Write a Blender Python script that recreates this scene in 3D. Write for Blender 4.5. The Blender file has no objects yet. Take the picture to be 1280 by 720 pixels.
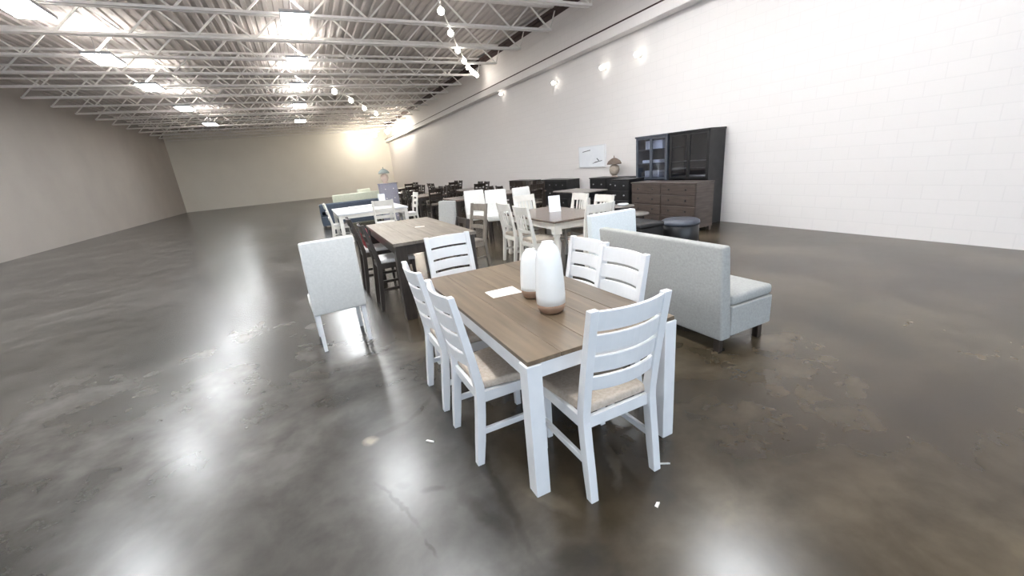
import bpy, bmesh, math, random
from mathutils import Vector, Matrix
random.seed(7)
S = bpy.context.scene
COL = S.collection
PI = math.pi

# ------------------------------------------------------------------ camera, light, exposure
# X runs toward the long white wall, Y along that wall to the back of the store
cam_d = bpy.data.cameras.new('camera'); cam = bpy.data.objects.new('camera', cam_d); COL.objects.link(cam)
cam_d.sensor_width = 36.0; cam_d.lens = 508.75 * 36 / 1280; cam_d.clip_start = .05; cam_d.clip_end = 200
Rv = Vector((.891634, -.444423, -.086469)); Uv = Vector((.205848, .227821, .951695)); Fv = Vector((.403256, .866363, -.294617))
cam.matrix_world = Matrix(((Rv.x, Uv.x, -Fv.x, 0), (Rv.y, Uv.y, -Fv.y, 0), (Rv.z, Uv.z, -Fv.z, 1.634), (0, 0, 0, 1)))
S.camera = cam

world = bpy.data.worlds.new('world'); S.world = world; world.use_nodes = True
bg = world.node_tree.nodes['Background']; bg.inputs[0].default_value = (.88, .94, 1.0, 1); bg.inputs[1].default_value = 2.2
# portal in the glazed shop front behind the camera, guides the daylight sampling
pl = bpy.data.lights.new('shopfront_daylight', 'AREA'); pl.shape = 'RECTANGLE'; pl.size = 16.6; pl.size_y = 3.6
plo = bpy.data.objects.new('shopfront_daylight', pl); COL.objects.link(plo)
plo.location = (-.5, -4.4, 1.95); plo.rotation_euler = (PI / 2, 0, 0)
pl.cycles.is_portal = True
LAMP = 30.0          # emission of the high bay panels
S.view_settings.view_transform = 'Standard'; S.view_settings.look = 'None'
S.view_settings.exposure = 1.03; S.view_settings.gamma = 1.0; S.view_settings.use_curve_mapping = False
S.cycles.max_bounces = 7; S.cycles.diffuse_bounces = 5

# ------------------------------------------------------------------ materials
def newmat(name):
    m = bpy.data.materials.new(name); m.use_nodes = True
    nt = m.node_tree; b = nt.nodes['Principled BSDF']
    return m, nt, b
def N(nt, typ, **kw):
    n = nt.nodes.new(typ)
    for k, v in kw.items():
        if k.startswith('i_'): n.inputs[int(k[2:])].default_value = v
        else: setattr(n, k, v)
    return n
def coords(nt, scale=(1, 1, 1), rot=(0, 0, 0), loc=(0, 0, 0), world_pos=False):
    mp = N(nt, 'ShaderNodeMapping')
    mp.inputs['Scale'].default_value = scale; mp.inputs['Rotation'].default_value = rot; mp.inputs['Location'].default_value = loc
    if world_pos:
        g = N(nt, 'ShaderNodeNewGeometry'); nt.links.new(g.outputs['Position'], mp.inputs[0])
    else:
        tc = N(nt, 'ShaderNodeTexCoord'); nt.links.new(tc.outputs['Object'], mp.inputs[0])
    return mp.outputs[0]
def ramp(nt, fac, stops):
    r = N(nt, 'ShaderNodeValToRGB'); e = r.color_ramp.elements
    while len(e) < len(stops): e.new(.5)
    for el, (p, c) in zip(e, stops): el.position = p; el.color = (c[0], c[1], c[2], 1)
    nt.links.new(fac, r.inputs[0]); return r.outputs[0]
def noisy(name, c1, c2, scale=6, rough=.5, stretch=(1, 1, 1), bump=0., detail=4, metal=0., spec=.5, rot=(0, 0, 0)):
    m, nt, b = newmat(name)
    v = coords(nt, stretch, rot)
    n = N(nt, 'ShaderNodeTexNoise'); n.inputs['Scale'].default_value = scale; n.inputs['Detail'].default_value = detail
    nt.links.new(v, n.inputs['Vector'])
    nt.links.new(ramp(nt, n.outputs[0], [(.3, c1), (.7, c2)]), b.inputs['Base Color'])
    b.inputs['Roughness'].default_value = rough; b.inputs['Metallic'].default_value = metal
    b.inputs['Specular IOR Level'].default_value = spec
    if bump:
        bp = N(nt, 'ShaderNodeBump'); bp.inputs['Strength'].default_value = bump; bp.inputs['Distance'].default_value = .01
        nt.links.new(n.outputs[0], bp.inputs['Height']); nt.links.new(bp.outputs[0], b.inputs['Normal'])
    return m
def glow(name, col, strength):
    m, nt, b = newmat(name)
    b.inputs['Base Color'].default_value = (*col, 1); b.inputs['Emission Color'].default_value = (*col, 1)
    b.inputs['Emission Strength'].default_value = strength; b.inputs['Roughness'].default_value = .4
    return m
def wood(name, c1, c2, c3, axis='Y', rough=.42):
    m, nt, b = newmat(name)
    st = {'X': (.7, 9, 9), 'Y': (9, .7, 9), 'Z': (9, 9, .7)}[axis]
    v = coords(nt, st)
    oi = N(nt, 'ShaderNodeObjectInfo'); ad = N(nt, 'ShaderNodeVectorMath', operation='ADD')
    mu = N(nt, 'ShaderNodeVectorMath', operation='SCALE'); cb = N(nt, 'ShaderNodeCombineXYZ')
    for i in range(3): nt.links.new(oi.outputs['Random'], cb.inputs[i])
    nt.links.new(cb.outputs[0], mu.inputs[0]); mu.inputs['Scale'].default_value = 37.
    nt.links.new(v, ad.inputs[0]); nt.links.new(mu.outputs[0], ad.inputs[1])
    n = N(nt, 'ShaderNodeTexNoise'); n.inputs['Scale'].default_value = 2.2; n.inputs['Detail'].default_value = 7; n.inputs['Distortion'].default_value = .6
    nt.links.new(ad.outputs[0], n.inputs['Vector'])
    c = ramp(nt, n.outputs[0], [(.28, c1), (.5, c2), (.74, c3)])
    hv = N(nt, 'ShaderNodeHueSaturation'); nt.links.new(c, hv.inputs['Color'])
    mr = N(nt, 'ShaderNodeMapRange'); mr.inputs[3].default_value = .85; mr.inputs[4].default_value = 1.14
    nt.links.new(oi.outputs['Random'], mr.inputs[0]); nt.links.new(mr.outputs[0], hv.inputs['Value'])
    nt.links.new(hv.outputs[0], b.inputs['Base Color']); b.inputs['Roughness'].default_value = rough
    bp = N(nt, 'ShaderNodeBump'); bp.inputs['Strength'].default_value = .15; bp.inputs['Distance'].default_value = .004
    nt.links.new(n.outputs[0], bp.inputs['Height']); nt.links.new(bp.outputs[0], b.inputs['Normal'])
    return m

WHITE = noisy('white_paint', (.70, .705, .715), (.76, .76, .77), 9, .38)
CREAM = noisy('antique_white_paint', (.70, .67, .61), (.78, .75, .70), 7, .45)
OAK = wood('brown_oak', (.095, .066, .040), (.13, .092, .058), (.175, .128, .083))
OAKX = wood('brown_oak_cross', (.15, .105, .07), (.21, .155, .105), (.28, .21, .15), 'X')
GREYWOOD = wood('weathered_brown_wood', (.135, .113, .09), (.195, .165, .135), (.27, .235, .195))
DARKW = noisy('espresso_wood', (.020, .014, .011), (.045, .034, .027), 5, .35, (6, 6, 1))
TAUPEW = noisy('taupe_wood', (.17, .145, .12), (.25, .215, .18), 5, .45, (6, 6, 1))
DARKTOP = noisy('dark_glossy_top', (.10, .072, .058), (.16, .12, .10), 3, .22, (8, .8, 1))
BLACK = noisy('black_finish', (.010, .010, .011), (.022, .021, .022), 6, .35)
MAHOG = noisy('mahogany_brown_wood', (.052, .038, .032), (.095, .072, .062), 4, .32, (1, 1, 8))
TAN = noisy('tan_seat_fabric', (.40, .335, .27), (.50, .43, .36), 60, .85, bump=.15)
PALE = noisy('white_upholstery', (.66, .655, .63), (.74, .735, .71), 50, .8, bump=.12)
GREYF = noisy('pale_grey_fabric', (.33, .33, .315), (.40, .40, .385), 60, .85, bump=.15)
BLUEF = noisy('bluish_white_fabric', (.62, .66, .68), (.70, .74, .76), 50, .8, bump=.1)
PADF = noisy('light_grey_pad', (.52, .50, .49), (.62, .60, .59), 50, .85)
REDF = noisy('coral_red_fabric', (.50, .075, .095), (.62, .12, .14), 30, .8)
NAVY = noisy('slate_blue_fabric', (.045, .06, .085), (.08, .10, .13), 40, .85)
LILAC = noisy('grey_lilac_fabric', (.26, .25, .30), (.34, .33, .38), 40, .85)
CERAM = noisy('white_glaze', (.80, .80, .78), (.84, .84, .83), 4, .22)
CLAY = noisy('tan_clay', (.23, .135, .085), (.31, .20, .135), 14, .6, bump=.1)
PAPER = noisy('paper', (.74, .70, .66), (.80, .76, .72), 30, .7)
SIGNW = noisy('white_acrylic', (.86, .88, .92), (.90, .92, .95), 6, .2)
STEEL = noisy('cream_painted_steel', (.80, .765, .72), (.88, .85, .81), 8, .5)
DECKM = noisy('grey_roof_deck', (.52, .475, .45), (.59, .54, .51), 1.2, .6)
RUST = noisy('red_brown_primer', (.045, .027, .024), (.075, .043, .038), 5, .6)
GREYM = noisy('grey_metal', (.30, .30, .31), (.40, .40, .41), 10, .4, metal=.3)
SHADE = noisy('brown_lamp_shade', (.14, .10, .08), (.20, .15, .12), 20, .7)
LBEIGE = noisy('beige_lamp_body', (.34, .28, .23), (.42, .35, .29), 20, .6)
GREENG = noisy('grey_green_shade', (.20, .225, .215), (.27, .295, .28), 20, .8)
PEACH = noisy('peach_ceramic', (.60, .46, .38), (.68, .54, .46), 8, .4)
CHARC = noisy('charcoal_blue_finish', (.055, .062, .08), (.09, .10, .125), 6, .35)
PALEG = noisy('pale_yellow_green_fabric', (.60, .62, .48), (.70, .71, .58), 30, .85)
TILEG = noisy('grey_stone_top', (.22, .20, .185), (.33, .30, .275), 8, .3)
BULB = glow('lamp_glow', (1, .95, .86), 12)
SPOT = glow('small_lamp_glow', (1, .96, .88), 5)
WBULB = glow('warm_lamp_glow', (1, .93, .80), 80)
UPFILL = glow('added_deck_fill_glow', (1, .97, .93), 27)  # added fill glow for the roof deck
PANEL = glow('led_panel_glow', (.93, .97, 1.0), LAMP)

def glassmat(name, tint=(.9, .95, 1.0), refl=.10):
    m, nt, b = newmat(name); out = nt.nodes['Material Output']
    t = N(nt, 'ShaderNodeBsdfTransparent'); t.inputs[0].default_value = (*tint, 1)
    g = N(nt, 'ShaderNodeBsdfGlossy'); g.inputs['Roughness'].default_value = .03
    mx = N(nt, 'ShaderNodeMixShader'); mx.inputs[0].default_value = refl
    nt.links.new(t.outputs[0], mx.inputs[1]); nt.links.new(g.outputs[0], mx.inputs[2]); nt.links.new(mx.outputs[0], out.inputs[0])
    return m
GLASS = glassmat('clear_glass'); SMOKED = glassmat('cabinet_glass', (.80, .83, .90), .12)

def blockwall(name, c1, c2):
    m, nt, b = newmat(name)
    sx = N(nt, 'ShaderNodeSeparateXYZ'); g = N(nt, 'ShaderNodeNewGeometry'); nt.links.new(g.outputs['Position'], sx.inputs[0])
    ad = N(nt, 'ShaderNodeMath', operation='ADD'); nt.links.new(sx.outputs[0], ad.inputs[0]); nt.links.new(sx.outputs[1], ad.inputs[1])
    cb = N(nt, 'ShaderNodeCombineXYZ'); nt.links.new(ad.outputs[0], cb.inputs[0]); nt.links.new(sx.outputs[2], cb.inputs[1])
    br = N(nt, 'ShaderNodeTexBrick'); br.inputs['Scale'].default_value = 1.; br.inputs['Brick Width'].default_value = .4
    br.inputs['Row Height'].default_value = .2; br.inputs['Mortar Size'].default_value = .007
    br.inputs['Color1'].default_value = (*c1, 1); br.inputs['Color2'].default_value = (*c2, 1)
    br.inputs['Mortar'].default_value = (c1[0] * .96, c1[1] * .96, c1[2] * .96, 1)
    nt.links.new(cb.outputs[0], br.inputs[0])
    nt.links.new(br.outputs[0], b.inputs['Base Color']); b.inputs['Roughness'].default_value = .6
    bp = N(nt, 'ShaderNodeBump'); bp.inputs['Strength'].default_value = .25; bp.inputs['Distance'].default_value = .01; bp.invert = True
    nt.links.new(br.outputs['Fac'], bp.inputs['Height']); nt.links.new(bp.outputs[0], b.inputs['Normal'])
    return m
WALLM = blockwall('white_painted_block', (.79, .75, .73), (.80, .76, .74))
BACKM = noisy('cream_plaster', (.78, .74, .66), (.82, .78, .70), .6, .7)
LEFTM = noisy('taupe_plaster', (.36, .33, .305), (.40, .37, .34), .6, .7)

def concrete():
    m, nt, b = newmat('polished_concrete')
    L = nt.links.new
    v = coords(nt, world_pos=True)
    def noise(sc, det=5, dis=0., rough=.55):
        n = N(nt, 'ShaderNodeTexNoise'); n.inputs['Scale'].default_value = sc; n.inputs['Detail'].default_value = det
        n.inputs['Distortion'].default_value = dis; n.inputs['Roughness'].default_value = rough; L(v, n.inputs['Vector']); return n.outputs[0]
    n1 = noise(.75, 5, .5); n2 = noise(3.2, 7, .2, .6); n3 = noise(.35, 3)
    brown = ramp(nt, n1, [(.34, (.030, .021, .012)), (.5, (.060, .045, .028)), (.66, (.105, .082, .053))])
    grey = ramp(nt, n1, [(.34, (.036, .033, .029)), (.5, (.066, .061, .055)), (.66, (.115, .108, .10))])
    # the slab is greyer on the aisle side
    sx = N(nt, 'ShaderNodeSeparateXYZ'); L(v, sx.inputs[0])
    a = N(nt, 'ShaderNodeMath', operation='MULTIPLY_ADD'); L(n3, a.inputs[0]); a.inputs[1].default_value = .6; L(sx.outputs[0], a.inputs[2])
    mr = N(nt, 'ShaderNodeMapRange'); L(a.outputs[0], mr.inputs[0]); mr.inputs[1].default_value = .78; mr.inputs[2].default_value = 1.12
    mr.inputs[3].default_value = 1; mr.inputs[4].default_value = 0
    mx = N(nt, 'ShaderNodeMix', data_type='RGBA'); L(mr.outputs[0], mx.inputs[0]); L(brown, mx.inputs[6]); L(grey, mx.inputs[7])
    m2 = N(nt, 'ShaderNodeMix', data_type='RGBA', blend_type='MULTIPLY'); m2.inputs[0].default_value = .8
    L(mx.outputs[2], m2.inputs[6]); L(ramp(nt, n2, [(.33, (.55, .54, .52)), (.62, (1.12, 1.12, 1.12))]), m2.inputs[7])
    colr = m2.outputs[2]
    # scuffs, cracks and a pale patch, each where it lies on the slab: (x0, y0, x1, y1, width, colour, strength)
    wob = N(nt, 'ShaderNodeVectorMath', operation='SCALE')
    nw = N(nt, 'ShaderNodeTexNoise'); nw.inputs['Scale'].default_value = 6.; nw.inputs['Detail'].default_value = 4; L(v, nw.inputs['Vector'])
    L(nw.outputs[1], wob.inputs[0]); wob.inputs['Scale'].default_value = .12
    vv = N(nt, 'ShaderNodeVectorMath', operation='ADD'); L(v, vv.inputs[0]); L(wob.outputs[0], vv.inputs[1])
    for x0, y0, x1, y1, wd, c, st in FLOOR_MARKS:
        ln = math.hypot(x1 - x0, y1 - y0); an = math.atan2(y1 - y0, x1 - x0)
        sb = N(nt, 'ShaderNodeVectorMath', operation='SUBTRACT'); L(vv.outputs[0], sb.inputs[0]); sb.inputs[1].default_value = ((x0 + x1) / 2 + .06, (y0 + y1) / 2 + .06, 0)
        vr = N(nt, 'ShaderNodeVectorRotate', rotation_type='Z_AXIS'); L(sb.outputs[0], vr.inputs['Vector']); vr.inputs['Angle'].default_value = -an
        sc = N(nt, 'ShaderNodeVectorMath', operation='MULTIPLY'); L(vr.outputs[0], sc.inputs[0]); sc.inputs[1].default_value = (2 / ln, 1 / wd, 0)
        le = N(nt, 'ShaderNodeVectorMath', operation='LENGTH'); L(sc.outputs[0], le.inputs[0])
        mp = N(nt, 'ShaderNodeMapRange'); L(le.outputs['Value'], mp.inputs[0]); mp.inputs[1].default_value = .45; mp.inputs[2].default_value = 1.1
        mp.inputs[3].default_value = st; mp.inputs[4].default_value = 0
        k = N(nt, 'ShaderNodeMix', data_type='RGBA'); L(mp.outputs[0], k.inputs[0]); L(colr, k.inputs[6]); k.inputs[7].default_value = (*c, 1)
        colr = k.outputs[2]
    L(colr, b.inputs['Base Color'])
    rr = N(nt, 'ShaderNodeMapRange'); L(n2, rr.inputs[0]); rr.inputs[1].default_value = .3; rr.inputs[2].default_value = .7
    rr.inputs[3].default_value = .235; rr.inputs[4].default_value = .268; L(rr.outputs[0], b.inputs['Roughness'])
    b.inputs['Specular IOR Level'].default_value = .55
    bp = N(nt, 'ShaderNodeBump'); bp.inputs['Strength'].default_value = .06; bp.inputs['Distance'].default_value = .02
    L(noise(2.2, 3), bp.inputs['Height']); L(bp.outputs[0], b.inputs['Normal'])
    return m
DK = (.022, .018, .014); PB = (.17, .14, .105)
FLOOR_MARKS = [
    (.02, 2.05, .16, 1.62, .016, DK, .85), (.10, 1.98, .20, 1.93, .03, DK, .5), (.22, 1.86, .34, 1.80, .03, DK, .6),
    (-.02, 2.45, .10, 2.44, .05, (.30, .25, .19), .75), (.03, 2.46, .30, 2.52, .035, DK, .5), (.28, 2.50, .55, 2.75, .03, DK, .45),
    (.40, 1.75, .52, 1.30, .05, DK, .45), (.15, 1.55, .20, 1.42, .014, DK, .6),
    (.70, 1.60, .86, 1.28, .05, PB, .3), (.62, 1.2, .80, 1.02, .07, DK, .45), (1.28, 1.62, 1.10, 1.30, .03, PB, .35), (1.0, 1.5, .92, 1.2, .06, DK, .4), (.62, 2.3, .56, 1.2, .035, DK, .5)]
CONC = concrete()

# ------------------------------------------------------------------ mesh building
class MB:
    def __init__(s): s.v = []; s.f = []; s.sm = []
    def add(s, vs, fs, smooth=False):
        o = len(s.v); s.v += [tuple(p) for p in vs]
        for f in fs: s.f.append(tuple(i + o for i in f)); s.sm.append(smooth)
        return s
    def box(s, x0, x1, y0, y1, z0, z1):
        return s.add([(x0, y0, z0), (x1, y0, z0), (x1, y1, z0), (x0, y1, z0), (x0, y0, z1), (x1, y0, z1), (x1, y1, z1), (x0, y1, z1)],
                     [(3, 2, 1, 0), (4, 5, 6, 7), (0, 1, 5, 4), (1, 2, 6, 5), (2, 3, 7, 6), (3, 0, 4, 7)])
    def hexa(s, bot, top):      # 4 bottom corners, 4 top corners, counter-clockwise from above
        return s.add(list(bot) + list(top), [(3, 2, 1, 0), (4, 5, 6, 7), (0, 1, 5, 4), (1, 2, 6, 5), (2, 3, 7, 6), (3, 0, 4, 7)])
    def sweep(s, secs, smooth=False):   # list of equal rings
        n = len(secs[0]); o = [p for r in secs for p in r]; fs = [tuple(range(n - 1, -1, -1))]
        for k in range(len(secs) - 1):
            for i in range(n):
                j = (i + 1) % n
                fs.append((k * n + i, k * n + j, (k + 1) * n + j, (k + 1) * n + i))
        fs.append(tuple((len(secs) - 1) * n + i for i in range(n)))
        return s.add(o, fs, smooth)
    def bar(s, a, b, w, h):
        a = Vector(a); b = Vector(b); d = (b - a).normalized()
        up = Vector((0, 0, 1)) if abs(d.z) < .95 else Vector((0, 1, 0))
        r = d.cross(up).normalized(); u = r.cross(d)
        q = lambda p: [p - r * w / 2 - u * h / 2, p + r * w / 2 - u * h / 2, p + r * w / 2 + u * h / 2, p - r * w / 2 + u * h / 2]
        return s.sweep([q(a), q(b)])
    def tube(s, a, b, r, n=10, r2=None):
        a = Vector(a); b = Vector(b); d = (b - a).normalized()
        up = Vector((0, 0, 1)) if abs(d.z) < .95 else Vector((0, 1, 0))
        e = d.cross(up).normalized(); u = e.cross(d); r2 = r if r2 is None else r2
        q = lambda p, k: [p + (e * math.cos(2 * PI * i / n) + u * math.sin(2 * PI * i / n)) * k for i in range(n)]
        return s.sweep([q(a, r), q(b, r2)], True)
    def lathe(s, prof, n=28, c=(0, 0)):   # (radius, z) bottom to top
        return s.sweep([[(c[0] + r * math.cos(2 * PI * i / n), c[1] + r * math.sin(2 * PI * i / n), z) for i in range(n)] for r, z in prof], True)
    def ball(s, c, r, n=12):
        return s.sweep([[(c[0] + r * math.sin(t) * math.cos(2 * PI * i / n), c[1] + r * math.sin(t) * math.sin(2 * PI * i / n), c[2] - r * math.cos(t)) for i in range(n)]
                        for t in [max(.05, PI * k / 8) if k < 8 else PI - .05 for k in range(9)]], True)
    def build(s, name, mat, parent=None, bevel=0., seg=2, loc=None):
        me = bpy.data.meshes.new(name); me.from_pydata(s.v, [], s.f)
        me.polygons.foreach_set('use_smooth', s.sm); me.materials.append(mat); me.validate(); me.update()
        bm = bmesh.new(); bm.from_mesh(me); bmesh.ops.recalc_face_normals(bm, faces=bm.faces); bm.to_mesh(me); bm.free()
        o = bpy.data.objects.new(name, me); COL.objects.link(o)
        if parent: o.parent = parent
        if loc: o.location = loc
        if bevel:
            md = o.modifiers.new('bevel', 'BEVEL'); md.width = bevel; md.segments = seg; md.limit_method = 'ANGLE'; md.angle_limit = .7
            if seg > 2:
                for p in me.polygons: p.use_smooth = True
        return o
def tag(o, label=None, cat=None, group=None, kind=None):
    if label: o['label'] = label
    if cat: o['category'] = cat
    if group: o['group'] = group
    if kind: o['kind'] = kind
    return o
def thing(name, label, cat, loc=(0, 0, 0), rz=0., group=None):
    o = bpy.data.objects.new(name, None); COL.objects.link(o); o.empty_display_size = .1
    o.location = loc; o.rotation_euler = (0, 0, rz)
    return tag(o, label, cat, group)
def copy_thing(o, loc=None, rz=None, label=None, parent=None):
    c = o.copy(); COL.objects.link(c)
    if parent: c.parent = parent
    for ch in list(o.children): copy_thing(ch, parent=c)
    if loc is not None: c.location = loc
    if rz is not None: c.rotation_euler = (0, 0, rz)
    if label: c['label'] = label
    return c
def link_copy(o, parent, loc, rot=None):
    c = o.copy(); COL.objects.link(c); c.parent = parent; c.location = loc
    if rot: c.rotation_euler = rot
    return c
def struct(name, mb, mat, parent=None, **k):
    o = mb.build(name, mat, parent, **k)
    if not parent: o['kind'] = 'structure'
    return o
FACE = {'+y': 0., '-y': PI, '+x': -PI / 2, '-x': PI / 2}    # turns a thing that faces +y

# ------------------------------------------------------------------ the building
X0, X1, Y0, Y1, ZC = -9.0, 8.0, -4.6, 42.0, 6.1
struct('floor', MB().box(X0 - .2, X1 + .2, Y0 - .2, Y1 + .2, -.15, 0), CONC)
# corrugated roof deck, ribs along Y
pts = []; x = X0
while x < X1:
    for dx, dz in ((0, 0), (.10, 0), (.125, .05), (.225, .05)): pts.append((min(x + dx, X1 + .2), ZC + dz))
    x += .25
mb = MB(); n = len(pts)
mb.add([(px, Y0, pz) for px, pz in pts] + [(px, Y1, pz) for px, pz in pts], [(i, i + 1, n + i + 1, n + i) for i in range(n - 1)])
mb.box(X0 - .2, X1 + .2, Y0 - .2, Y1 + .2, ZC + .08, ZC + .2)
struct('ceiling', mb, DECKM)
struct('wall_right', MB().box(X1, X1 + .2, Y0, Y1, 0, ZC + .1), WALLM)
struct('wall_back', MB().box(X0, X1 + .2, Y1, Y1 + .2, 0, ZC + .1), BACKM)
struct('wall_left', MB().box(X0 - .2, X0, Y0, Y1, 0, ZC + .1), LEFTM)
struct('wall_front', MB().box(X0 - .2, X1 + .2, Y0 - .2, Y0, 3.8, ZC + .1).box(X0 - .2, X1 + .2, Y0 - .2, Y0, 0, .12), WALLM)
wn = 6
for i in range(wn):
    a = X0 + (X1 - X0) * i / wn; b = X0 + (X1 - X0) * (i + 1) / wn
    w = struct('window_%d' % (i + 1), MB().box(a, a + .06, Y0 - .15, Y0 - .05, .12, 3.8).box(b - .06, b, Y0 - .15, Y0 - .05, .12, 3.8)
               .box(a + .06, b - .06, Y0 - .15, Y0 - .05, .12, .2).box(a + .06, b - .06, Y0 - .15, Y0 - .05, 3.72, 3.8)
               .box(a + .06, b - .06, Y0 - .15, Y0 - .05, 2.4, 2.46), GREYM)
    MB().box(a + .06, b - .06, Y0 - .105, Y0 - .095, .2, 2.4).build('pane', GLASS, w)
    MB().box(a + .06, b - .06, Y0 - .105, Y0 - .095, 2.46, 3.72).build('pane', GLASS, w)
# ledge with its conduit along the white wall, and the red-brown bearing angle under the deck
struct('trim_1', MB().box(7.72, 8, Y0, Y1, 4.42, 4.66), WALLM, bevel=.015)
struct('trim_2', MB().tube((7.72, Y0, 4.675), (7.72, Y1, 4.675), .018, 8), RUST)
struct('trim_3', MB().box(7.88, 8, Y0, Y1, 5.93, 6.02).box(7.97, 8, Y0, Y1, 5.80, 5.93), RUST)

# open web roof joists
JB, JT = 5.36, 6.05
jx0, jx1, NP = X0 + .1, X1 - .02, 12
jy = [12.15 + 2.03 * k for k in range(-2, 15)]
ords = ['behind the first', 'just above the top edge of the photo']
def joist():
    t = thing('roof_joist', '', 'joist', (0, 0, 0))
    MB().box(jx0, jx1, -.055, -.02, JT - .05, JT).box(jx0, jx1, .02, .055, JT - .05, JT).build('top_chord', STEEL, t)
    for s in (-1, 1): MB().box(jx0 + .4, jx1 - .25, s * .07 - .03, s * .07 + .03, JB, JB + .055).build('bottom_chord', STEEL, t)
    p = (jx1 - jx0 - .65) / NP; first = {}
    for i in range(NP):
        for s in (0, 1):
            xa = jx0 + .4 + i * p
            if s not in first:
                first[s] = MB().bar((0, 0, JB + .03) if s == 0 else (0, 0, JT - .03), (p / 2, 0, JT - .03) if s == 0 else (p / 2, 0, JB + .03), .04, .04).build('web_rod', STEEL, t, loc=(xa + s * p / 2, 0, 0))
            else: link_copy(first[s], t, (xa + s * p / 2, 0, 0))
    MB().bar((jx1 - .25, 0, JB + .03), (jx1 - .02, 0, JT - .06), .03, .03).build('end_strut', STEEL, t)
    return t
def joist_far(y):
    t = thing('roof_joist', 'thin cream steel roof joist in the close ranks over the back of the store', 'joist', (0, y, 0), 0, 'far roof joists')
    MB().box(jx0, jx1, -.055, .055, JT - .05, JT).build('top_chord', STEEL, t)
    MB().box(jx0 + .4, jx1 - .25, -.08, .08, JB, JB + .06).build('bottom_chord', STEEL, t)
    p = (jx1 - jx0 - .65) / NP; m = MB()
    for i in range(NP):
        xa = jx0 + .4 + i * p
        m.bar((xa, 0, JB + .03), (xa + p / 2, 0, JT - .03), .04, .04).bar((xa + p / 2, 0, JT - .03), (xa + p, 0, JB + .03), .04, .04)
    m.build('web', STEEL, t)
    return t
JL = ['cream open-web roof joist nearest the camera, crossing just above the photo', 'cream open-web roof joist whose upper chord crosses the top edge of the photo',
      'cream open-web roof joist, the lowest-hanging pair of lines near the top of the photo', 'second full cream roof joist below the top of the photo',
      'third full cream roof joist below the top of the photo', 'fourth full cream roof joist, by the last globes of the diagonal lamp string']
j0 = joist(); j0.location = (0, jy[0], 0); j0['label'] = JL[0]; j0['group'] = 'near roof joists'
for k in range(1, 6): copy_thing(j0, (0, jy[k], 0), 0, JL[k])
jf = joist_far(jy[6])
ORD = ['sixth', 'seventh', 'eighth', 'ninth', 'tenth', 'eleventh', 'twelfth', 'thirteenth', 'fourteenth', 'fifteenth', 'sixteenth']
jf['label'] = 'thin cream roof joist, fifth below the top of the photo'
for k in range(7, len(jy)): copy_thing(jf, (0, jy[k], 0), 0, 'thin cream roof joist, %s below the top of the photo' % ORD[k - 7])

# ------------------------------------------------------------------ lamps
def high_bay():
    t = thing('high_bay_light', '', 'light', (0, 0, 0), 0, 'high bay panels hung over the aisle')
    MB().box(-.32, .32, -.62, .62, 5.30, 5.37).build('housing', GREYM, t, bevel=.01)
    MB().box(-.29, .29, -.59, .59, 5.285, 5.30).build('diffuser', PANEL, t)
    MB().box(-.26, .26, -.40, .40, 5.37, 5.38).build('added_deck_fill', UPFILL, t)  # glowing top face added to brighten the deck above
    for sy in (-.5, .5): MB().tube((0, sy, 5.37), (0, sy, 6.09), .006, 6).build('cable', GREYM, t)
    return t
hb = high_bay(); first = True
for hx in (.62, -4.2):  # the row by the left wall is unseen, added for more light
    for k, hy in enumerate((1.2, 4.6, 8.4, 12.3, 16.2, 20.1, 25, 31)):
        rank = ('nearest', 'second', 'third', 'fourth', 'fifth', 'sixth', 'seventh', 'farthest')[k]
        lab = 'flat white panel light, %s in the row %s' % (rank, 'over the aisle' if hx > 0 else 'added nearer the taupe left wall')
        o = hb if first else copy_thing(hb); first = False
        o.location = (hx, hy, 0); o['label'] = lab
hb2 = copy_thing(hb, (5.0, 3.0, 0), 0, 'added flat white panel light high over the pale grey settee')  # two unseen panels on this side, added to lift the room light
hb3 = copy_thing(hb, (5.0, 7.0, 0), 0, 'added flat white panel light high over the farmhouse table')

def lamp_string(label, pts, mat, r, group=None):
    t = thing('lamp_string', label, 'light string', (pts[0][0], pts[0][1], 0), 0, group)
    ox, oy = pts[0][0], pts[0][1]
    q = [(x - ox, y - oy, z) for x, y, z in pts]
    m = MB()
    for a, b in zip(q, q[1:]): m.tube((a[0], a[1], a[2] + r + .03), (b[0], b[1], b[2] + r + .03), .022, 8)
    m.build('conduit', STEEL, t)
    MB().tube((q[0][0], q[0][1], q[0][2] + r + .03), (q[0][0], q[0][1], 6.09), .022, 8).build('drop_rod', STEEL, t)
    for p in q:
        l = MB().ball(p, r).build('globe', mat, t)
        MB().tube((p[0], p[1], p[2] + r * .9), (p[0], p[1], p[2] + r + .05), .03, 8).build('socket', STEEL, l)
    return t
lamp_string('diagonal string of glowing globe lamps under the roof joists, ending at the white wall',
            [(3.83, 10.86, 5.27), (4.6, 12.45, 5.27), (5.41, 14.15, 5.27), (6.09, 15.42, 5.27), (6.59, 16.35, 5.27), (7.0, 17.0, 5.27), (7.25, 17.35, 5.27), (7.5, 17.7, 5.27)], BULB, .085)
lamp_string('short string of small glowing globes at the left edge, under the middle roof joists',
            [(2.0, 20.6, 5.2), (2.91, 23.0, 5.2), (3.88, 25.65, 5.2), (4.89, 28.0, 5.2)], BULB, .11)
lamp_string('row of warm globe lamps close to the cream back wall', [(7.3, 33.2, 4.85), (6.9, 36.0, 4.85), (6.3, 38.6, 4.85), (5.2, 40.2, 4.85)], WBULB, .16)
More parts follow.
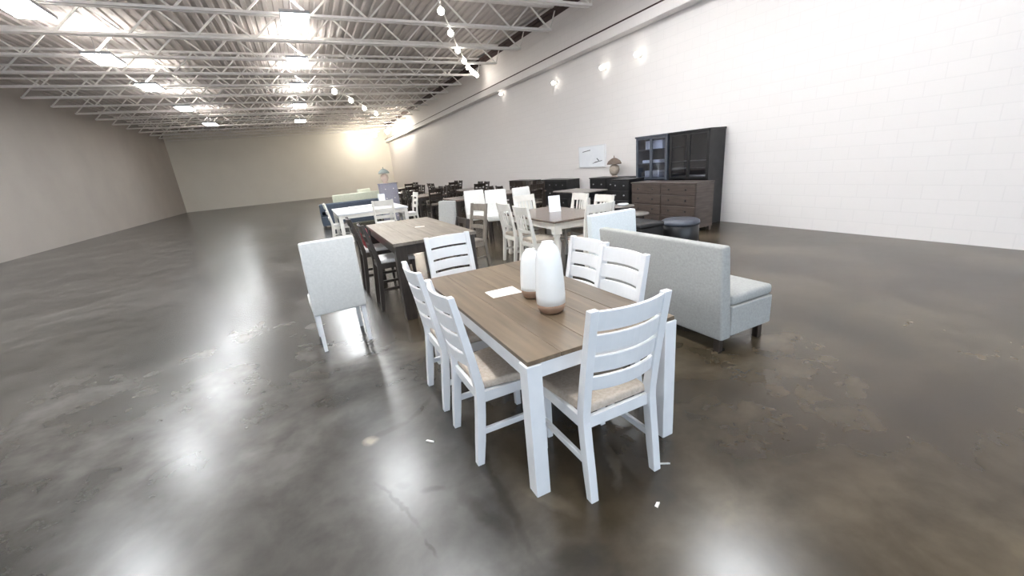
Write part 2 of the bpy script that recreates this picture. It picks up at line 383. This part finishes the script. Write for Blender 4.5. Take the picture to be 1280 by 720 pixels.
def wall_globe(y, z, label):
    t = thing('wall_globe_light', label, 'light', (8, y, z), 0, 'globe lights on the white wall')
    MB().tube((0, 0, 0), (-.03, 0, 0), .06, 14).build('backplate', STEEL, t)
    MB().tube((-.03, 0, 0), (-.09, 0, 0), .02, 8).build('arm', STEEL, t)
    MB().ball((-.14, 0, 0), .062).build('globe', SPOT, t)
wall_globe(8.53, 3.86, 'glowing globe on the white wall above the black cabinets, nearest of its row')
wall_globe(9.86, 3.86, 'second nearest glowing globe on the white wall, farther left than the one over the cabinets')
wall_globe(12.32, 3.95, 'third nearest glowing globe along the white wall')
wall_globe(16.3, 4.3, 'farthest glowing globe on the white wall, just under the ledge')

# ------------------------------------------------------------------ chairs
def rear_y(z, seat):      # side profile of the rear post
    if z < seat: return -.05 * (1 - z / seat) ** 1.2
    return -.10 * ((z - seat) / (1.04 - seat)) ** 1.15 if z > seat else 0
def make_ladder(name, label, cat, mat, seatmat, W=.455, D=.43, H=1.04, seat=.46, slats=((.935, 1.035), (.825, .915), (.715, .805), (.615, .69)), bow=.038, bevel=.004, group=None, vertical=False, stretch=.2):
    """faces +y, origin on the floor between the rear posts"""
    t = thing(name, label, cat, (0, 0, 0), 0, group)
    pw = .045
    for s in (-1, 1):
        xc = s * (W / 2 - pw / 2); secs = []
        for z in (0, .15, .30, seat - .03, seat + .03, .62, .76, .90, H):
            z2 = min(z, H); y = rear_y(z2, seat); d = .026 if z2 > .1 else .021
            if z2 > seat + .1: d = .026 - .008 * (z2 - seat) / (H - seat)
            secs.append([(xc - pw / 2, y - d, z2), (xc + pw / 2, y - d, z2), (xc + pw / 2, y + d, z2), (xc - pw / 2, y + d, z2)])
        MB().sweep(secs).build('back_post', mat, t, bevel=bevel)
        xf = s * (W / 2 - pw / 2 + .008)
        MB().hexa([(xf - .018, D - .038, 0), (xf + .018, D - .038, 0), (xf + .018, D - .002, 0), (xf - .018, D - .002, 0)],
                  [(xf - .023, D - .045, seat - .012), (xf + .023, D - .045, seat - .012), (xf + .023, D, seat - .012), (xf - .023, D, seat - .012)]).build('leg', mat, t, bevel=bevel)
        MB().box(xc - .012, xc + .012, .02, D - .03, seat - .075, seat - .014).build('seat_rail', mat, t)
        MB().box(xc - .011, xc + .011, rear_y(stretch, seat) + .018, D - .03, stretch - .018, stretch + .018).build('stretcher', mat, t, bevel=bevel)
    MB().box(-W / 2 + .03, W / 2 - .03, D - .032, D - .01, seat - .075, seat - .014).build('seat_rail', mat, t)
    MB().box(-W / 2 + .03, W / 2 - .03, -.011, .011, seat - .075, seat - .014).build('seat_rail', mat, t)
    # seat cushion
    z0, z1 = seat - .012, seat + .035
    MB().hexa([(-W / 2 + .035, .005, z0), (W / 2 - .035, .005, z0), (W / 2 + .012, D + .012, z0), (-W / 2 - .012, D + .012, z0)],
              [(-W / 2 + .04, .01, z1), (W / 2 - .04, .01, z1), (W / 2 + .006, D + .004, z1), (-W / 2 - .006, D + .004, z1)]).build('seat', seatmat, t, bevel=.014, seg=3)
    n = 10; xa = W / 2 - pw + .006
    def slat(za, zb, thick=.02):
        secs = []
        for i in range(n + 1):
            x = -xa + 2 * xa * i / n; o = -bow * (1 - (x / xa) ** 2)
            ya = rear_y(za, seat) + o; yb = rear_y(zb, seat) + o
            secs.append([(x, ya - thick / 2, za), (x, ya + thick / 2, za), (x, yb + thick / 2, zb), (x, yb - thick / 2, zb)])
        return MB().sweep(secs)
    if not vertical:
        for i, (za, zb) in enumerate(slats): slat(za, zb).build('crest_rail' if i == 0 else 'slat', mat, t, bevel=bevel * .8)
    else:
        slat(H - .12, H - .005).build('crest_rail', mat, t, bevel=bevel)
        slat(.60, .65).build('lower_rail', mat, t, bevel=bevel)
        for k in range(4):
            x = -.105 + .07 * k; o = -bow * (1 - (x / xa) ** 2)
            MB().hexa([(x - .017, rear_y(.64, seat) + o - .007, .64), (x + .017, rear_y(.64, seat) + o - .007, .64), (x + .017, rear_y(.64, seat) + o + .007, .64), (x - .017, rear_y(.64, seat) + o + .007, .64)],
                      [(x - .017, rear_y(H - .11, seat) + o - .007, H - .11), (x + .017, rear_y(H - .11, seat) + o - .007, H - .11), (x + .017, rear_y(H - .11, seat) + o + .007, H - .11), (x - .017, rear_y(H - .11, seat) + o + .007, H - .11)]).build('spindle', mat, t)
    return t
def place(o, x, y, face, turn=0., label=None, z=0.):
    o.location = (x, y, z); o.rotation_euler = (0, 0, (FACE[face] if isinstance(face, str) else face) + math.radians(turn))
    if label: o['label'] = label
    return o

G1 = 'white ladder-back chairs around the front table'
wch = make_ladder('ladder_back_chair', 'white ladder-back chair at the near end of the front table', 'chair', WHITE, TAN, H=1.02, slats=((.915, 1.012), (.805, .895), (.70, .785), (.60, .675)), group=G1)
place(wch, 1.163, 1.385, '+y')
place(copy_thing(wch), .625, 2.087, '+x', 0, 'white ladder-back chair on the left side of the front table, nearer of the two')
place(copy_thing(wch), .622, 2.72, '+x', 0, 'white ladder-back chair on the left side of the front table, farther of the two')
place(copy_thing(wch), 1.70, 2.065, '-x', 0, 'white ladder-back chair on the right side of the front table, nearer of the two')
place(copy_thing(wch), 1.775, 2.54, '-x', 0, 'white ladder-back chair on the right side of the front table, farther of the two')
place(copy_thing(wch), 1.135, 3.72, '-y', 2, 'white ladder-back chair alone at the far end of the front table, facing us')

# ------------------------------------------------------------------ tables
def make_table(name, label, cat, x, y, W, L, H, legw, mat, topmat, nplank, apron=.075, inset=.006, thick=.02, turned=False, rz=0, group=None, bevel=.004):
    """origin at the near-left corner on the floor; planks run along y"""
    t = thing(name, label, cat, (x, y, 0), rz, group)
    za = H - thick
    for ix in (0, 1):
        for iy in (0, 1):
            xl = 0 if ix == 0 else W - legw; yl = 0 if iy == 0 else L - legw
            if not turned: MB().box(xl, xl + legw, yl, yl + legw, 0, za).build('leg', mat, t, bevel=bevel)
            else:
                c = (xl + legw / 2, yl + legw / 2); k = legw / 2
                l = MB().lathe([(k * .55, 0), (k * .8, .03), (k * .6, .09), (k * .75, .2), (k * 1.1, .42), (k * .7, .50), (k * 1.05, .53), (k * .8, .56)], 16, c)
                l.box(xl, xl + legw, yl, yl + legw, .56, za).build('leg', mat, t)
    e = .012
    MB().box(legw, W - legw, e, e + .022, za - apron, za).build('apron', mat, t)
    MB().box(legw, W - legw, L - e - .022, L - e, za - apron, za).build('apron', mat, t)
    MB().box(e, e + .022, legw, L - legw, za - apron, za).build('apron', mat, t)
    MB().box(W - e - .022, W - e, legw, L - legw, za - apron, za).build('apron', mat, t)
    if nplank:
        p = (W - 2 * inset) / nplank
        for i in range(nplank):
            MB().box(inset + i * p + .0012, inset + (i + 1) * p - .0012, inset, L - inset, za + .0005, H - .0006 * (i % 2)).build('plank', topmat, t, bevel=.002)
    else:
        MB().box(inset, W - inset, inset, L - inset, za, H).build('tabletop', topmat, t, bevel=.006)
    return t
make_table('dining_table', 'white square-legged dining table with a brown plank top carrying two white vases', 'table', .728, 1.487, .936, 1.813, .76, .08, WHITE, OAK, 5, thick=.024, inset=.008)

# ------------------------------------------------------------------ vases and card on the front table
def vase(label, x, y, s, sz):
    t = thing('vase', label, 'vase', (x, y, .76), 0, 'white vases on the front table')
    R = .086 * s; Z = .425 * sz
    MB().lathe([(R * .70, 0), (R * .86, .012), (R * .97, .035), (R * 1.0, .058)], 36).build('base', CLAY, t)['label'] = 'tan unglazed base'
    MB().lathe([(R * 1.0, .058), (R * 1.02, Z * .25), (R * .98, Z * .45), (R * .92, Z * .64), (R * .87, Z * .76), (R * .80, Z * .84), (R * .66, Z * .915), (R * .46, Z * .965), (R * .38, Z * .985), (R * .40, Z), (R * .30, Z), (R * .27, Z * .97)], 36).build('body', CERAM, t)
vase('tall white bottle vase with a tan base, nearer and larger on the front table', 1.172, 1.985, 1.0, 1.0)
vase('smaller white bottle vase with a tan base, partly hidden behind the larger one', 1.225, 2.30, .93, .765)
tag(MB().hexa([(.992, 2.443, .7605), (1.206, 2.428, .7605), (1.214, 2.602, .7605), (.996, 2.604, .7605)],
              [(.992, 2.443, .763), (1.206, 2.428, .763), (1.214, 2.602, .763), (.996, 2.604, .763)]).build('card', PAPER), 'flat cream paper card lying left of the vases on the front table', 'card')

# ------------------------------------------------------------------ counter height brown table and its dark chairs
make_table('counter_table', 'weathered brown counter-height table with thick dark legs, left of the front table', 'table', .74, 4.5, .93, 2.15, .90, .125, DARKW, GREYWOOD, 4, apron=.11, inset=-.02, thick=.035)
tag(MB().hexa([(1.22, 5.55, .9), (1.34, 5.50, .9), (1.36, 5.58, .9), (1.24, 5.63, .9)], [(1.22, 5.55, .904), (1.34, 5.50, .904), (1.36, 5.58, .904), (1.24, 5.63, .904)]).build('price_tag', PAPER), 'small cream tag lying on the weathered brown counter table', 'tag')
G2 = 'dark chairs along the left of the brown table'
dch = make_ladder('counter_chair', 'dark brown counter chair left of the brown table, nearer of the two', 'chair', DARKW, PADF, W=.46, D=.43, H=1.08, seat=.60,
                  slats=((.97, 1.07), (.86, .93), (.76, .83)), bow=.03, group=G2, stretch=.26)
place(dch, .615, 5.27, '+x')
d2 = place(copy_thing(dch), .56, 6.22, '+x', 0, 'dark brown counter chair with a coral red cushion, left of the brown table')
d3 = make_ladder('counter_chair', 'low-backed dark counter chair on the right of the brown table, mostly hidden', 'chair', DARKW, PADF, W=.45, D=.43, H=.96, seat=.60,
                 slats=((.88, .95), (.74, .80)), bow=.03, stretch=.26)
place(d3, 1.78, 5.40, '-x')
t = thing('cushion', 'coral red cushion propped on a dark counter chair at the left edge', 'cushion', (.60, 6.22, .637))
MB().hexa([(.0, -.17, 0), (.10, -.17, 0), (.10, .17, 0), (.0, .17, 0)], [(-.02, -.17, .30), (.05, -.17, .30), (.05, .17, .30), (-.02, .17, .30)]).build('pad', REDF, t, bevel=.035, seg=3)
MB().box(.085, .099, -.005, .005, .12, .15).build('button', REDF, t)
place(make_ladder('dining_chair', 'taupe wood dining chair right of the brown table, its slim posts seen from behind', 'chair', TAUPEW, TAUPEW, W=.45, H=1.04, slats=((.92, 1.03), (.78, .84), (.64, .70)), bow=.03), 2.38, 6.28, '-x', 12)

# upholstered chairs
def make_parsons(name, label, fab, legm, W=.48, D=.46, H=1.08, seat=.52, back_t=.085, group=None, skirt=.13):
    t = thing(name, label, 'chair', (0, 0, 0), 0, group)
    MB().hexa([(-W / 2, -back_t / 2, seat - skirt), (W / 2, -back_t / 2, seat - skirt), (W / 2, back_t / 2, seat - skirt), (-W / 2, back_t / 2, seat - skirt)],
              [(-W / 2 + .01, -back_t / 2 - .07, H), (W / 2 - .01, -back_t / 2 - .07, H), (W / 2 - .01, back_t / 2 - .10, H), (-W / 2 + .01, back_t / 2 - .10, H)]).build('backrest', fab, t, bevel=.02, seg=3)
    MB().box(-W / 2, W / 2, back_t / 2 - .01, D, seat - skirt, seat).build('seat', fab, t, bevel=.025, seg=3)
    for s in (-1, 1):
        for y in (0., D - .04):
            k = -.04 if y == 0. else 0.
            x = s * (W / 2 - .035)
            MB().hexa([(x - .016, y + k - .016, 0), (x + .016, y + k - .016, 0), (x + .016, y + k + .016, 0), (x - .016, y + k + .016, 0)],
                      [(x - .022, y - .022, seat - skirt + .01), (x + .022, y - .022, seat - skirt + .01), (x + .022, y + .022, seat - skirt + .01), (x - .022, y + .022, seat - skirt + .01)]).build('leg', legm, t)
    return t
G3 = 'white upholstered chairs behind the tables'
pc = make_parsons('parsons_chair', 'white upholstered counter chair turned toward us, middle of three behind the white farmhouse table', PALE, DARKW, H=1.10, seat=.62, group=G3)
place(pc, 3.63, 8.2, PI - .35)
place(copy_thing(pc), 3.38, 8.80, PI - .1, 0, 'white upholstered counter chair, leftmost of three beyond the taupe chair')
place(copy_thing(pc), 4.17, 7.95, PI + .2, 0, 'white upholstered counter chair, rightmost of three, behind the slat-back chairs')
place(make_parsons('parsons_chair', 'light grey upholstered chair standing beyond the brown counter table', GREYF, TAUPEW, H=1.02, seat=.48), 2.36, 7.85, '-x', 25)
place(make_parsons('parsons_chair', 'white upholstered chair cut by the left edge, beside the aisle', PALE, WHITE, W=.50, D=.48, H=1.10, seat=.50), 0.07, 4.25, '+y', 4)

# ------------------------------------------------------------------ white farmhouse table set at middle right
make_table('farmhouse_table', 'white farmhouse table with turned legs and a dark glossy top, sign on it', 'table', 3.13, 5.05, 1.02, 1.75, .76, .11, CREAM, DARKTOP, 0, apron=.10, inset=-.03, thick=.03, turned=True)
G4 = 'cream slat-back chairs around the farmhouse table'
sch = make_ladder('slat_back_chair', 'cream slat-back chair at the left side of the farmhouse table, nearer to us', 'chair', CREAM, TAN, W=.46, H=1.0, vertical=True, group=G4, seat=.46)
place(sch, 2.86, 5.42, '+x')
place(copy_thing(sch), 2.93, 6.18, '+x', 0, 'cream slat-back chair at the left side of the farmhouse table, farther from us')
place(copy_thing(sch), 3.55, 4.62, '+y', -4, 'cream slat-back chair at the near end of the farmhouse table')
place(copy_thing(sch), 3.78, 7.12, '-y', 0, 'cream slat-back chair at the far end of the farmhouse table')
place(copy_thing(sch), 4.24, 5.42, '-x', 0, 'cream slat-back chair at the right side of the farmhouse table, nearer to us')
place(copy_thing(sch), 4.28, 6.14, '-x', 0, 'cream slat-back chair at the right side of the farmhouse table, farther from us')
t = thing('sign_holder', 'white upright sign holder standing on the dark farmhouse tabletop', 'sign', (3.76, 6.05, .76), -.35)
MB().box(-.10, .10, -.045, .045, 0, .012).build('foot', SIGNW, t)
MB().hexa([(-.10, -.012, .012), (.10, -.012, .012), (.10, -.004, .012), (-.10, -.004, .012)], [(-.10, .018, .265), (.10, .018, .265), (.10, .026, .265), (-.10, .026, .265)]).build('panel', SIGNW, t)
MB().box(-.10, .10, -.026, -.013, .012, .085).build('front_lip', SIGNW, t)

# ------------------------------------------------------------------ pale grey settees at right
def settee(name, label, fab, W, D, H, seat, x, y, rz, lean=.06):
    t = thing(name, label, 'settee', (x, y, 0), rz)
    MB().hexa([(-W / 2, -.06, .12), (W / 2, -.06, .12), (W / 2, .06, .12), (-W / 2, .06, .12)],
              [(-W / 2, -.06 - lean, H), (W / 2, -.06 - lean, H), (W / 2, .04 - lean, H), (-W / 2, .04 - lean, H)]).build('backrest', fab, t, bevel=.02, seg=3)
    MB().box(-W / 2, W / 2, .05, D, .14, seat - .07).build('base', fab, t, bevel=.012)
    MB().box(-W / 2 + .01, W / 2 - .01, .055, D + .01, seat - .07, seat + .02).build('seat', fab, t, bevel=.03, seg=3)
    for sx in (-1, 1):
        for yy in (0, D - .06): MB().box(sx * (W / 2 - .07) - .025, sx * (W / 2 - .07) + .025, yy - .025, yy + .025, 0, .15).build('leg', DARKW, t)
    return t
settee('settee', 'pale grey upholstered settee with its long back to the front table', GREYF, 1.45, .55, .90, .46, 2.77, 2.70, FACE['+x'])
settee('settee', 'bluish white upholstered settee facing us behind the grey one', BLUEF, .72, .52, .92, .46, 3.43, 4.12, PI, .03)

# ------------------------------------------------------------------ far left: white table, chairs, clutter
make_table('dining_table', 'long white dining table at the far left with white chairs', 'table', .6, 11.1, 1.72, 2.4, .76, .09, CREAM, WHITE, 0, apron=.09, inset=-.02, thick=.04)
fch = make_ladder('ladder_back_chair', 'white chair pushed to the near side of the far white table', 'chair', CREAM, PADF, W=.50, H=1.04, slats=((.90, 1.03), (.76, .84), (.60, .68)), group='white chairs at the far left table')
place(fch, 1.60, 10.35, '+y', -12)
place(copy_thing(fch), 2.78, 12.3, '-x', 0, 'white chair at the right end of the far white table, seen from the side')
place(copy_thing(fch), .45, 11.6, '+x', 0, 'white chair at the left end of the far white table')
def box_sofa(label, fab, x, y, W, rz, H=.82):
    t = thing('sofa', label, 'sofa', (x, y, 0), rz)
    MB().box(-W / 2, W / 2, -.12, .78, .08, .40).build('base', fab, t, bevel=.02)
    MB().box(-W / 2, W / 2, -.12, .10, .40, H).build('backrest', fab, t, bevel=.05, seg=3)
    for s in (-1, 1): MB().box(s * (W / 2 - .1) - .1, s * (W / 2 - .1) + .1, -.12, .78, .40, .60).build('armrest', fab, t, bevel=.04, seg=3)
    for s in (-1, 1): MB().box(min(0, s * (W / 2 - .21)), max(0, s * (W / 2 - .21)), .10, .80, .40, .52).build('seat_cushion', fab, t, bevel=.035, seg=3)
    for sx in (-1, 1):
        for yy in (-.05, .7): MB().box(sx * (W / 2 - .08) - .03, sx * (W / 2 - .08) + .03, yy - .03, yy + .03, 0, .085).build('foot', DARKW, t)
    return t
box_sofa('slate blue sofa beyond the far white table at the left edge', NAVY, 1.35, 15.6, 2.1, 0)
def throw_pillow(label, m, x, y, z, rz, s=.5):
    t = thing('pillow', label, 'pillow', (x, y, z), rz)
    MB().hexa([(-s / 2, -.05, 0), (s / 2, -.05, 0), (s / 2, .05, 0), (-s / 2, .05, 0)], [(-s / 2, .03, s), (s / 2, .03, s), (s / 2, .10, s), (-s / 2, .10, s)]).build('cover', m, t, bevel=.045, seg=3)
box_sofa('pale yellow-green sofa far back at the left edge', PALEG, 2.05, 19.2, 2.2, 0, .95)
throw_pillow('pale yellow-green pillow propped up on the far pale sofa', PALEG, 2.3, 19.42, .53, 0, .55)

# drawers and cabinets
def make_dresser(name, label, cat, x, y, rz, W, D, H, rows, cols, mat, knobm, topm=None, group=None, feet=.08):
    """front faces -y, origin at centre of the front edge on the floor"""
    t = thing(name, label, cat, (x, y, 0), rz, group)
    MB().box(-W / 2, W / 2, .015, D, feet, H - .03).build('body', mat, t)
    MB().box(-W / 2 - .02, W / 2 + .02, -.01, D, H - .03, H).build('top', topm or mat, t, bevel=.006)
    cw = W / cols; rh = (H - .03 - feet) / rows
    for r in range(rows):
        for c in range(cols):
            xa = -W / 2 + c * cw + .012; xb = xa + cw - .024; za = feet + r * rh + .012; zb = za + rh - .024
            d = MB().box(xa, xb, -.006, .016, za, zb).build('drawer', mat, t, bevel=.004)
            for fx in ((.5,) if cw < .5 else (.25, .75)):
                xk = xa + (xb - xa) * fx; MB().tube((xk, -.006, (za + zb) / 2), (xk, -.03, (za + zb) / 2), .014, 8, .018).build('knob', knobm, d)
    for sx in (-1, 1):
        for yy in (.04, D - .07): MB().box(sx * (W / 2 - .04) - .03, sx * (W / 2 - .04) + .03, yy - .03 + .03, yy + .03 + .03, 0, feet).build('foot', mat, t)
    return t
FX = -PI / 2      # front that faces -y turned to face -x
make_dresser('tall_chest', 'grey-lilac tall chest of drawers behind the far white table', 'chest', 2.50, 14.3, 0, .55, .45, 1.32, 4, 1, LILAC, STEEL)
def table_lamp(label, x, y, z, bodym, shadem, s=1., dome=True):
    t = thing('table_lamp', label, 'lamp', (x, y, z))
    MB().lathe([(.085 * s, 0), (.09 * s, .015 * s), (.05 * s, .03 * s)], 20).build('base', bodym, t)
    MB().lathe([(.05 * s, .03 * s), (.10 * s, .09 * s), (.125 * s, .17 * s), (.11 * s, .25 * s), (.04 * s, .30 * s), (.02 * s, .34 * s)], 20).build('body', bodym, t)
    if dome: MB().lathe([(.17 * s, .30 * s), (.175 * s, .315 * s), (.14 * s, .38 * s), (.07 * s, .43 * s), (.02 * s, .45 * s)], 24).build('lamp_shade', shadem, t)
    else: MB().lathe([(.19 * s, .31 * s), (.15 * s, .58 * s), (.145 * s, .58 * s)], 24).build('lamp_shade', shadem, t)
    MB().tube((0, 0, (.43 if dome else .5) * s), (0, 0, (.50 if dome else .61) * s), .012 * s, 8).build('finial', shadem, t)
table_lamp('table lamp with a grey-green dome shade on the grey-lilac chest', 2.45, 14.55, 1.32, PEACH, GREENG, 1.05)
tag(MB().box(-.09, .09, -.09, .09, 0, .30).build('carton', SIGNW, loc=(2.0, 13.0, .76), bevel=.01), 'white upright carton standing on the far white table', 'box')
tag(MB().box(-.35, .35, -.25, .25, 0, .05).build('tray', WHITE, loc=(1.35, 12.6, .76), bevel=.01), 'low white tray lying on the far white table', 'tray')

# ------------------------------------------------------------------ dark sets in the middle distance
dt = make_table('dining_table', 'dark counter table behind the white upholstered chairs', 'table', 3.1, 9.3, 1.5, 1.0, .90, .09, DARKW, DARKTOP, 0, apron=.1, inset=-.02, thick=.04)
G5 = 'dark dining tables across the middle of the store'
dm = make_table('dining_table', 'dark dining table beside the white wall, third row back', 'table', 5.3, 10.6, 1.0, 1.8, .76, .09, DARKW, DARKTOP, 0, apron=.1, inset=-.02, thick=.04, group=G5)
DL = [(3.4, 14.2, 'dark dining table right of the far white table'), (5.2, 14.6, 'dark dining table in the middle distance near the white wall'), (3.6, 18.2, 'dark dining table far back behind the right end of the white table'),
      (5.6, 18.8, 'dark dining table far back near the white wall'), (4.6, 23.5, 'dark dining table deepest in the store')]
for x, y, l in DL: copy_thing(dm, (x, y, 0), 0, l)
dk = make_ladder('dining_chair', 'dark wood dining chair in the crowded dark sets at mid store', 'chair', DARKW, TAUPEW, W=.45, H=1.0, slats=((.88, .99), (.76, .83), (.64, .71)), bevel=0, group='dark chairs at the dark tables')
fst = True
WHERE = ['third-row dark table by the wall', 'dark table right of the far white table', 'mid-distance dark table by the wall', 'far dark table behind the white one', 'far dark table near the wall', 'deepest dark table']
for (tx, ty), wh in zip([(5.3, 10.6)] + [(a, b) for a, b, _ in DL], WHERE):
    for dx, dy, fc, sd in ((-.12, .6, '+x', 'left side, nearer seat'), (-.12, 1.28, '+x', 'left side, farther seat'), (1.12, .6, '-x', 'right side, nearer seat'),
                           (1.12, 1.28, '-x', 'right side, farther seat'), (.5, -.32, '+y', 'near end')):
        o = dk if fst else copy_thing(dk); fst = False
        place(o, tx + dx, ty + dy, fc, 0, 'dark chair at the %s: %s' % (wh, sd))
make_dresser('sideboard', 'long dark sideboard against the white wall far back', 'sideboard', 7.45, 14.5, FX, 1.7, .5, .92, 2, 3, DARKW, GREYM)
make_dresser('sideboard', 'long dark sideboard against the white wall, left of the wall canvas', 'sideboard', 7.45, 12.0, FX, 1.6, .5, .95, 3, 2, BLACK, GREYM)

# ------------------------------------------------------------------ right wall furniture
# wide canvas on the wall
t = thing('wall_canvas', 'bright white framed canvas with a few dark brush strokes on the white wall', 'picture', (8, 10.55, 1.58))
MB().box(-.035, -.005, -.62, .62, -.29, .29).build('canvas', SIGNW, t)
MB().box(-.045, 0, -.65, -.62, -.32, .32).box(-.045, 0, .62, .65, -.32, .32).box(-.045, 0, -.62, .62, -.32, -.29).box(-.045, 0, -.62, .62, .29, .32).build('frame', WHITE, t)
for (ya, za, yb, zb, w) in ((-.5, -.13, -.15, -.17, .02), (-.35, -.13, -.25, -.06, .03), (-.30, -.16, -.05, -.20, .014), (.05, .19, .45, .15, .02)):
    MB().bar((-.0365, ya, za), (-.0365, yb, zb), .003, w).build('brush_stroke', CHARC, t)
# lamp console, desk and black chest
make_dresser('console', 'black console against the white wall carrying the brown lamp', 'console', 7.42, 9.2, FX, 1.5, .48, 1.0, 3, 2, BLACK, GREYM)
table_lamp('brown dome-shaded table lamp on the black console against the white wall', 7.66, 9.15, 1.0, LBEIGE, SHADE, 1.12)
make_table('desk', 'dark desk with a grey-brown top in front of the lamp console', 'desk', 6.15, 8.55, .75, 1.35, .76, .07, BLACK, TILEG, 0, apron=.12, inset=-.02, thick=.03)
make_dresser('chest_of_drawers', 'tall black chest of drawers left of the brown dresser', 'chest', 6.72, 7.83, FX, .62, .46, 1.02, 4, 1, BLACK, GREYM)
make_dresser('dresser', 'wide mahogany brown dresser with drawers at the right edge', 'dresser', 6.62, 6.45, FX, 1.75, .50, .96, 4, 2, MAHOG, BLACK)

def display_cabinet(label, y, W, mat, glass, x=7.52, D=.46, H=1.95):
    t = thing('display_cabinet', label, 'cabinet', (x, y, 0), FX, 'tall cabinets against the white wall')
    MB().box(-W / 2, -W / 2 + .03, 0, D, 0, H - .04).build('side_panel', mat, t)
    MB().box(W / 2 - .03, W / 2, 0, D, 0, H - .04).build('side_panel', mat, t)
    MB().box(-W / 2 + .03, W / 2 - .03, D - .02, D, .05, H - .04).build('back_panel', mat, t)
    MB().box(-W / 2 - .02, W / 2 + .02, -.02, D, H - .04, H).build('cornice', mat, t, bevel=.006)
    MB().box(-W / 2 + .03, W / 2 - .03, .0, D - .02, 0, .06).build('plinth', mat, t)
    for z in (.98, 1.30, 1.62): MB().box(-W / 2 + .03, W / 2 - .03, .03, D - .02, z, z + .02).build('shelf', mat, t)
    for s in (-1, 1):
        xa, xb = (-W / 2 + .032, -.003) if s < 0 else (.003, W / 2 - .032)
        d = MB().box(xa, xb, -.002, .02, .07, .92).build('door', mat, t, bevel=.003)
        MB().tube((s * .04, -.002, .6), (s * .04, -.03, .6), .012, 8).build('knob', GREYM, d)
        f = MB().box(xa, xa + .035, -.002, .02, .95, H - .045).box(xb - .035, xb, -.002, .02, .95, H - .045).box(xa + .035, xb - .035, -.002, .02, .95, .99).box(xa + .035, xb - .035, -.002, .02, H - .085, H - .045).build('door_frame', mat, t)
        MB().box(xa + .035, xb - .035, .006, .010, .99, H - .085).build('glass_pane', glass, f)
    return t
display_cabinet('charcoal blue glass-fronted cabinet against the white wall with white blocks for glass reflections', 7.66, 1.0, CHARC, SMOKED)
display_cabinet('black cabinet against the white wall at the right edge', 6.57, 1.05, BLACK, SMOKED)
tag(MB().box(-.10, .10, -.34, .20, 0, .19).build('shelf_block', SIGNW, loc=(7.70, 7.72, 1.64), bevel=.006), 'large white block added as a glass reflection on the top shelf of the charcoal cabinet', 'box')  # block put in for a bright reflection in the door glass
tag(MB().box(-.12, .12, -.30, .26, 0, .07).build('shelf_block', SIGNW, loc=(7.70, 7.74, 1.32), bevel=.006), 'flat white block added as a glass reflection on the middle shelf of the charcoal cabinet', 'box')  # stands in for the lower reflection in the glass
tag(MB().box(-.10, .10, -.22, .24, 0, .14).build('shelf_block', PADF, loc=(7.70, 7.70, 1.0), bevel=.006), 'grey box on the lowest glazed shelf of the charcoal cabinet', 'box')

def round_table(label, x, y, R, H, topm):
    t = thing('side_table', label, 'table', (x, y, 0), 0, 'pair of low round tables before the brown dresser')
    MB().lathe([(R, H - .025), (R + .004, H - .012), (R, H)], 32).build('tabletop', topm, t)
    for k in range(4):
        a = PI / 4 + k * PI / 2
        MB().tube((R * .85 * math.cos(a), R * .85 * math.sin(a), 0), (R * .6 * math.cos(a), R * .6 * math.sin(a), H - .025), .012, 8, .016).build('leg', BLACK, t)
round_table('low round table with a grey top by the tall black chest', 6.1, 7.05, .26, .52, TILEG)
round_table('low round table with a grey top, nearer of the pair before the brown dresser', 5.72, 6.28, .30, .46, TILEG)
tag(MB().lathe([(.06, 0), (.10, .015), (.125, .045), (.118, .045), (.09, .02), (.02, .012)], 24).build('bowl', SIGNW, loc=(6.08, 7.0, .52)), 'shallow white bowl on the farther low round table', 'bowl')
def ottoman(label, x, y, R, H):
    t = thing('ottoman', label, 'ottoman', (x, y, 0))
    MB().lathe([(R * .94, .04), (R, .07), (R, H - .10), (R * .96, H - .085)], 32).build('body', BLACK, t)
    MB().lathe([(R * 1.0, H - .085), (R * 1.04, H - .06), (R * 1.02, H - .02), (R * .9, H)], 32).build('lid', CHARC, t)
    for k in range(4):
        a = PI / 4 + k * PI / 2; MB().tube((R * .7 * math.cos(a), R * .7 * math.sin(a), 0), (R * .7 * math.cos(a), R * .7 * math.sin(a), .045), .02, 8).build('foot', BLACK, t)
ottoman('round black ottoman with a charcoal lid at the right edge', 5.62, 5.02, .30, .46)
t = thing('bench', 'low black storage bench between the bluish settee and the ottoman', 'bench', (4.9, 5.5, 0))
MB().box(-.25, .25, -.55, .55, .06, .42).build('body', BLACK, t, bevel=.01)
MB().box(-.27, .27, -.57, .57, .42, .50).build('cushion', BLACK, t, bevel=.03, seg=3)
for sx in (-1, 1):
    for sy in (-1, 1): MB().box(sx * .2 - .025, sx * .2 + .025, sy * .5 - .025, sy * .5 + .025, 0, .06).build('foot', BLACK, t)

# ------------------------------------------------------------------ litter on the floor
def scrap(x, y, rz, a, b, label):
    o = MB().hexa([(-a, -b, .0005), (a, -b * .7, .0005), (a * .8, b, .0005), (-a * .9, b * .8, .0005)], [(-a, -b, .004), (a, -b * .7, .010), (a * .8, b, .004), (-a * .9, b * .8, .003)]).build('paper_scrap', PAPER, loc=(x, y, 0))
    o.rotation_euler = (0, 0, rz); tag(o, label, 'scrap')
scrap(.377, 2.235, -.9, .030, .008, 'tiny white paper scrap on the aisle floor left of the front chairs')
scrap(1.43, 1.335, -.55, .035, .006, 'thin white paper strip by the foot of the nearest chair')
scrap(1.20, 1.15, .4, .016, .009, 'tiny white paper scrap on the floor in front of the nearest chair')
